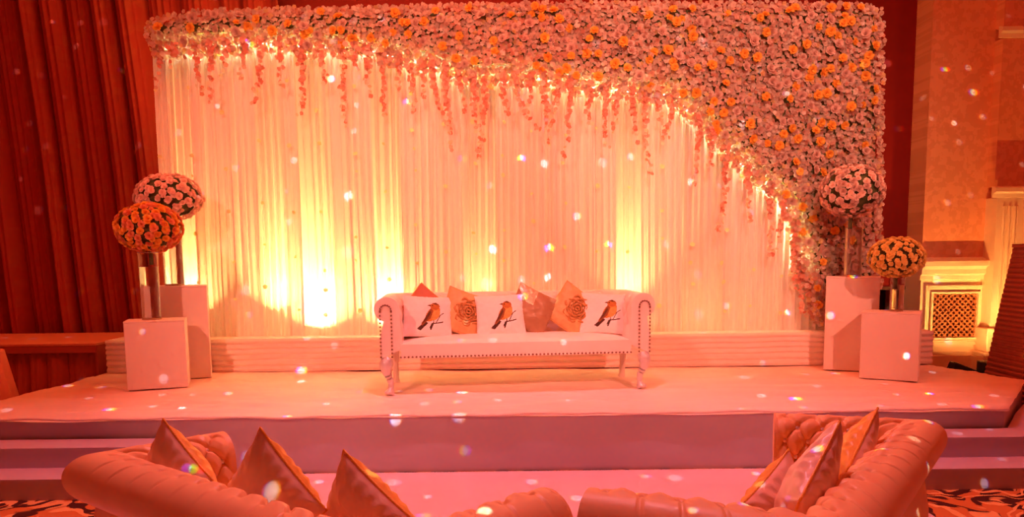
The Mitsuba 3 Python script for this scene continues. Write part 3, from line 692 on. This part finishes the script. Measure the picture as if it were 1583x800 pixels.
# built in settee space, moved by to_world
before = set(scene)
chester(se, [(-1.0, -.04), (-1.0, .60), (1.0, .60), (1.0, -.04)][::-1],   .76, .094, .36, .285, 'cream_leather', True, .2, .085, .024, 'crystal', .011, inner_lean=.02, step=.014, out_off=.055)
obj('seat', pad([(-.90, -.055), (.90, -.055), (.90, .52), (-.90, .52)], .285, .415, .022, .022, 24), 'cream_leather', se, smooth=50)
nails = []
NAIL = trimesh.creation.icosphere(1, .0075)
def nail(x, y, z): n = NAIL.copy(); n.apply_translation((x, y, z)); nails.append(n)
for x in np.arange(-.90, .905, .030): nail(x, -.060, .296)
obj('nailhead_trim', cat(nails), 'bronze_nail', se, smooth=True); tag(se + '__nailhead_trim', 'row of bronze nailheads')
for s in (-1, 1):
    nails = []
    for off in (-.035, .05):
        for z_ in np.arange(.30, .655, .029): nail(s * (1.0 + off), -.058, z_)
    for a in np.linspace(0, PI, 9): nail(s * (1.0 + .0075 + .0425 * math.cos(a)), -.058, .655 + .045 * math.sin(a))
    obj('nailhead_trim', cat(nails), 'bronze_nail', se, smooth=True)
def leg(front):
    t = np.linspace(0, 1, 22)
    if front:
        x = .018 * np.sin(t * PI * 2) * (1 - t * .2); r = np.interp(t, [0, .08, .16, .3, .55, .8, .86, .92, 1], [.040, .050, .054, .042, .027, .021, .024, .036, .034])
        m = tube(np.c_[x, -x, .285 - .285 * t], r, 12)
        m2 = [trimesh.creation.icosphere(2, .024) for _ in range(2)]
        m2[0].apply_transform(np.diag([1.5, 1.3, .8, 1])); m2[0].apply_translation((0, -.01, .018)); m2[1].apply_transform(np.diag([1.3, .7, 1.4, 1])); m2[1].apply_translation((0, -.045, .235))
        return cat([m, *m2])
    x = .05 * t ** 2; r = np.interp(t, [0, .5, .9, 1], [.036, .026, .024, .032])
    return tube(np.c_[x * 0, x, .285 - .285 * t], r, 10)
for s in (-1, 1):
    m = leg(True); m.apply_transform(np.diag([s, 1, 1, 1])); m.invert() if s < 0 else None; m.apply_translation((s * 1.0, -.01, 0)); obj('leg', m, 'silver', se, smooth=60)
    m = leg(False); m.apply_translation((s * .98, .56, 0)); obj('leg', m, 'cream_leather', se, smooth=60)
for k in set(scene) - before:
    scene[k]['to_world'] = T(SM() @ (np.array(scene[k]['to_world'].matrix) if 'to_world' in scene[k] else np.eye(4)))

# ---- cushions
def pillow(w, h, t, n=40, pinch=.05, soft=.5, seed=0, sag=0.0):
    u = np.linspace(-1, 1, n); u = np.sin(u * PI / 2) * .25 + u * .75
    U, W = np.meshgrid(u, u, indexing='ij')
    X = U * w / 2 * (1 - pinch * (1 - W ** 2) * np.abs(U) ** 3); Z = W * h / 2 * (1 - pinch * (1 - U ** 2) * np.abs(W) ** 3)
    th = t / 2 * ((1 - U ** 2) * (1 - W ** 2)) ** soft
    wr = .020 * t / .12 * (fb(np.stack([X, Z, X * 0 + seed], -1).reshape(-1, 3), 11.0, seed, 3).reshape(X.shape) - .5) * ((1 - U ** 2) * (1 - W ** 2)) ** .35
    rad = .003 * np.sin(np.arctan2(W, U) * 22 + seed) * np.exp(-((np.maximum(abs(U), abs(W)) - .9) / .14) ** 2) * (np.maximum(abs(U), abs(W)) < .995) * t / .12
    front = np.stack([X, -th - wr - rad, Z], -1); back = np.stack([X, th + wr + rad, Z], -1)
    return front, back, (X, Z, th)
def outline_loop(w, h, pinch=.05, k=24):
    u = np.linspace(-1, 1, k)[:-1]; o = np.ones_like(u); pts = []
    for U, W in zip(np.r_[u, o, -u, -o], np.r_[-o, u, o, -u]):
        pts.append((U * w / 2 * (1 - pinch * (1 - W ** 2) * abs(U) ** 3), 0, W * h / 2 * (1 - pinch * (1 - U ** 2) * abs(W) ** 3)))
    return pts
def cushion(name, label, A, w, h, t, bf, bb, piping=None, group=None, seed=0, n=40, pinch=.05, cat_='cushion'):
    key = thing(name, label, cat_, group)
    f, b, info = pillow(w, h, t, n, pinch, .5, seed)
    obj('cover', gridmesh(f, True), bf, key, smooth=True, to=A)
    obj('reverse', gridmesh(b), bb, key, smooth=True, to=A)
    if piping: obj('piping', tube(outline_loop(w, h, pinch), .0045, 6, True), piping, key, smooth=True, to=A)
    return key, f, info
# bird print, drawn as flat polygons in cushion units (-1..1), perched, facing right-up
def ell(cx, cy, a, b, ang, k=40):
    t = np.linspace(0, 2 * PI, k); c, s = math.cos(ang), math.sin(ang)
    return sg.Polygon(np.c_[cx + a * np.cos(t) * c - b * np.sin(t) * s, cy + a * np.cos(t) * s + b * np.sin(t) * c])
BIRD = [  # (polygon, colour), later ones on top
    (sg.LineString([(.02, -.50), (.08, -.34), (.30, -.30), (.46, -.25)]).buffer(.025), (.10, .05, .03)),
    (sg.LineString([(.12, -.33), (.05, -.56)]).buffer(.03), (.10, .05, .03)),
    (sg.LineString([(.22, -.30), (.36, .02), (.48, .12)]).buffer(.018), (.12, .06, .03)),
    (sg.Polygon([(-.16, -.24), (-.04, -.32), (-.30, -.62), (-.44, -.56)]), (.10, .045, .03)),
    (sg.LineString([(.12, -.12), (.14, -.32)]).buffer(.022), (.14, .06, .03)),
    (ell(.10, .06, .36, .20, 1.0), (.80, .36, .08)),
    (ell(.20, .02, .24, .13, 1.15), (.86, .50, .14)),
    (ell(.17, .38, .17, .145, .2), (.60, .24, .06)),
    (sg.Polygon([(.02, .46), (-.12, .40), (.02, .36)]), (.22, .10, .05)),
    (sg.Polygon([(.02, .30), (.12, .20), (.02, -.14), (-.26, -.44), (-.30, -.36), (-.12, -.02)]), (.36, .13, .04)),
    (sg.Polygon([(.0, .18), (.04, .10), (-.10, -.18), (-.26, -.38), (-.14, -.06)]), (.16, .07, .03)),
    (sg.Polygon([(.05, .50), (.20, .55), (.30, .46), (.18, .45)]), (.22, .09, .03)),
    (ell(.08, .41, .022, .022, 0), (.02, .01, .01))]
def bird_print(key, w, h, t, A, seed, dx=0.0, sc=1.15):
    f, b, (X, Z, th) = pillow(w, h, t, 150, .05, .5, seed)
    U, W = X / (w / 2) / sc - dx, Z / (h / 2) / sc
    colr = np.full(X.shape + (3,), np.nan)
    for poly, c in BIRD:
        ins = shapely.contains_xy(poly.buffer(0), U.ravel(), W.ravel()).reshape(U.shape)
        k = .8 + .4 * fb(np.stack([X, Z, X * 0], -1).reshape(-1, 3), 60.0, 3, 2).reshape(X.shape)
        colr[ins] = (.72 * np.asarray(c)[None] * k[ins][:, None])
    g = f.copy(); g[..., 1] -= .0012
    m = gridmesh(g, True); ok = ~np.isnan(colr[..., 0]).ravel()
    m.update_faces(ok[m.faces].all(1))
    cc = np.nan_to_num(colr.reshape(-1, 3), nan=0.0)
    idx = np.unique(m.faces); remap = -np.ones(len(cc), int); remap[idx] = np.arange(len(idx))
    m2 = trimesh.Trimesh(m.vertices[idx], remap[m.faces], process=False)
    obj('bird_print', m2, 'print', key, smooth=True, to=A, color=np.clip(cc[idx], 0, 1)); tag(key + '__bird_print', 'printed orange and brown perched bird')
def rosette(key, A, r, x0, z0, t, seed):
    """a big spiral rose sewn from ruffled ribbon"""
    rr = np.random.default_rng(seed); ms = []
    for k, q in enumerate(np.linspace(.14, 1, 5)):
        n = 56; a = np.linspace(0, 2 * PI, n, endpoint=False)
        rad = r * q * (1 + .10 * np.sin(a * (3 + k) + k * 1.3) + .03 * np.sin(a * 17 + k))
        y = -t / 2 - .012 + .02 * q ** 2 + .006 * np.sin(a * (7 + k))
        ms.append(tube(np.c_[x0 + rad * np.cos(a), y, z0 + rad * np.sin(a)], .0075 + .002 * np.sin(a * 5 + k), 6, True))
        if k % 2: ms.append(tube(np.c_[x0 + rad * .9 * np.cos(a + .2), y - .004, z0 + rad * .93 * np.sin(a + .2)], .0045, 5, True))
    obj('ribbon_rose', cat(ms), 'ribbon', key, smooth=True, to=A); tag(key + '__ribbon_rose', 'ruffled brown ribbon rose')
ZC = .437
def lean(x, y, z, rx=-16, ry=0, rz=0): return SM(x, y, z, rz=rz, rx=rx, ry=ry)
cushion('cushion', 'dark red brown cushion on its corner, mostly hidden behind the leftmost bird cushion', lean(-.72, .42, .575, -14, 40), .40, .40, .10, 'brown_silk', 'brown_silk', 'gold_cloth', seed=1)
for x, lab, ry, rz in ((-.695, 'white cushion with printed bird, leftmost, beside the left arm of the settee', 4, 6), (-.105, 'white cushion with printed bird, in the middle of the settee between two gold cushions', -2, 0), (.755, 'white cushion with printed bird, rightmost, beside the right arm of the settee', 3, -5)):
    A = lean(x, .27, ZC + .142, -17, ry, rz); sd = int(abs(x * 100))
    key, f, info = cushion('cushion', lab, A, .405, .345, .12, 'white_linen', 'white_linen', None, 'white cushions with printed birds', seed=sd)
    bird_print(key, .405, .345, .12, A, sd, .06)
A = lean(-.395, .33, ZC + .160, -14, 20, 8)
key, *_ = cushion('cushion', 'gold cushion with a brown ribbon rose, left one, between two bird cushions', A, .36, .36, .11, 'gold_cloth', 'gold_cloth', 'gold_cloth', 'gold cushions with a ribbon rose', seed=7); rosette(key, A, .105, .02, .01, .11, 3)
A = lean(.155, .32, ZC + .175, -14, 28, 4)
key, *_ = cushion('cushion', 'plain bronze silk cushion with a sequinned corner, right of the middle bird cushion', A, .36, .36, .11, 'bronze_silk', 'bronze_silk', None, seed=8)
f, b, _i = pillow(.36, .36, .11, 60, .05, .5, 8); f[..., 1] -= .0015
m = gridmesh(f, True); c3 = m.triangles_center; m.update_faces((c3[:, 2] > .02 - .9 * (c3[:, 0] + .06)) & (c3[:, 0] < -.01) & (c3[:, 2] > .03))
obj('sequin_patch', trimesh.Trimesh(m.vertices, m.faces), 'sequin', key, smooth=True, to=A); tag(key + '__sequin_patch', 'silver gold sequins')
A = lean(.50, .33, ZC + .170, -14, 36, -6)
key, *_ = cushion('cushion', 'gold cushion with a brown ribbon rose, right one, beside the rightmost bird cushion', A, .36, .36, .11, 'gold_cloth', 'gold_cloth', 'gold_cloth', 'gold cushions with a ribbon rose', seed=9); rosette(key, A, .105, .03, .02, .11, 4)

# ------------------------------------------------------------------ the two tufted sofas in the foreground
def big_sofa(P4, label, top=.75):
    key = thing('tufted_sofa', label, 'sofa', 'tufted sofas in the foreground')
    P4 = np.asarray(P4, float)
    chester(key, P4, top, .105, .34, .07, 'tan_satin', True, .122, .074, .027, 'crystal', .011, inner_lean=.03, step=.0065, out_off=.055, roll_tuft=.85)
    d = [(P4[k + 1] - P4[k]) / np.linalg.norm(P4[k + 1] - P4[k]) for k in range(3)]; n = [np.array([e[1], -e[0]]) for e in d]
    ins = .10
    q0, q1 = P4[0] - n[0] * ins - d[0] * 0 , P4[1] - (n[0] + n[1]) * ins
    q2, q3 = P4[2] - (n[1] + n[2]) * ins, P4[3] - n[2] * ins
    quad = [q0, q3, q2, q1]
    if np.cross(quad[1] - quad[0], quad[2] - quad[1]) < 0: quad = quad[::-1]
    obj('base', pad(quad, .07, .24, .01, 0), 'tan_satin', key, smooth=50)
    a0, a1, b0, b1 = q0, q3, q1, q2
    am, bm = (a0 + a1) / 2, (b0 + b1) / 2
    for c in ([a0, am, bm, b0], [am, a1, b1, bm]):
        if np.cross(c[1] - c[0], c[2] - c[1]) < 0: c = c[::-1]
        c = np.array(c); ctr = c.mean(0); c = ctr + (c - ctr) * .985
        obj('seat_cushion', pad(c, .242, .35, .03, .02), 'tan_satin', key, smooth=50)
    for p in P4:
        q = p + (P4.mean(0) - p) * .12
        obj('foot', tube([(q[0], q[1], .08), (q[0], q[1], .0)], [.03, .022], 10), 'dark_wood', key, smooth=40)
    return key
LS = [(.105, 2.385), (-.33, 1.94), (-1.575, 2.91), (-1.235, 3.235)][::-1]
RS = [(1.20, 3.48), (1.755, 3.31), (.87, 2.08), (.24, 2.375)][::-1]
big_sofa(LS, 'tan tufted chesterfield sofa in the left foreground, turned towards the stage')
big_sofa(RS, 'tan tufted chesterfield sofa in the right foreground, turned towards the stage')

for lab, p, sz, bb in (
    ('champagne silk pillow with gold edge, farthest one on the left sofa', (-1.269, 2.877, .648, -34.3, 10.4, -48), .35, 'gold_silk'),
    ('largest looking champagne silk pillow with gold piping, middle of the left sofa', (-.841, 2.648, .649, -33.5, 10.2, -44.6), .37, 'gold_silk'),
    ('champagne silk pillow at the near end of the left sofa, before the shiny floor', (-.485, 2.50, .603, -38.2, 11.8, -55.8), .37, 'gold_silk'),
    ('crumpled champagne silk pillow with gold edge at the near corner of the right sofa', (.934, 2.717, .532, 42, 1.8, -24.2), .355, 'gold_silk'),
    ('champagne silk pillow seen edge on, middle one of the right sofa', (1.008, 2.597, .657, 60.5, 20.3, -33), .385, 'champagne_silk'),
    ('champagne pillow with gold front at the far end of the right sofa', (1.324, 3.014, .611, 60.7, 22, -26.7), .40, 'gold_silk')):
    A = M(p[:3], p[3], p[4], p[5])
    cushion('pillow', lab, A, sz, sz, .17, 'champagne_silk', bb, 'gold_silk', None, int(p[2] * 1000), 56, .07)
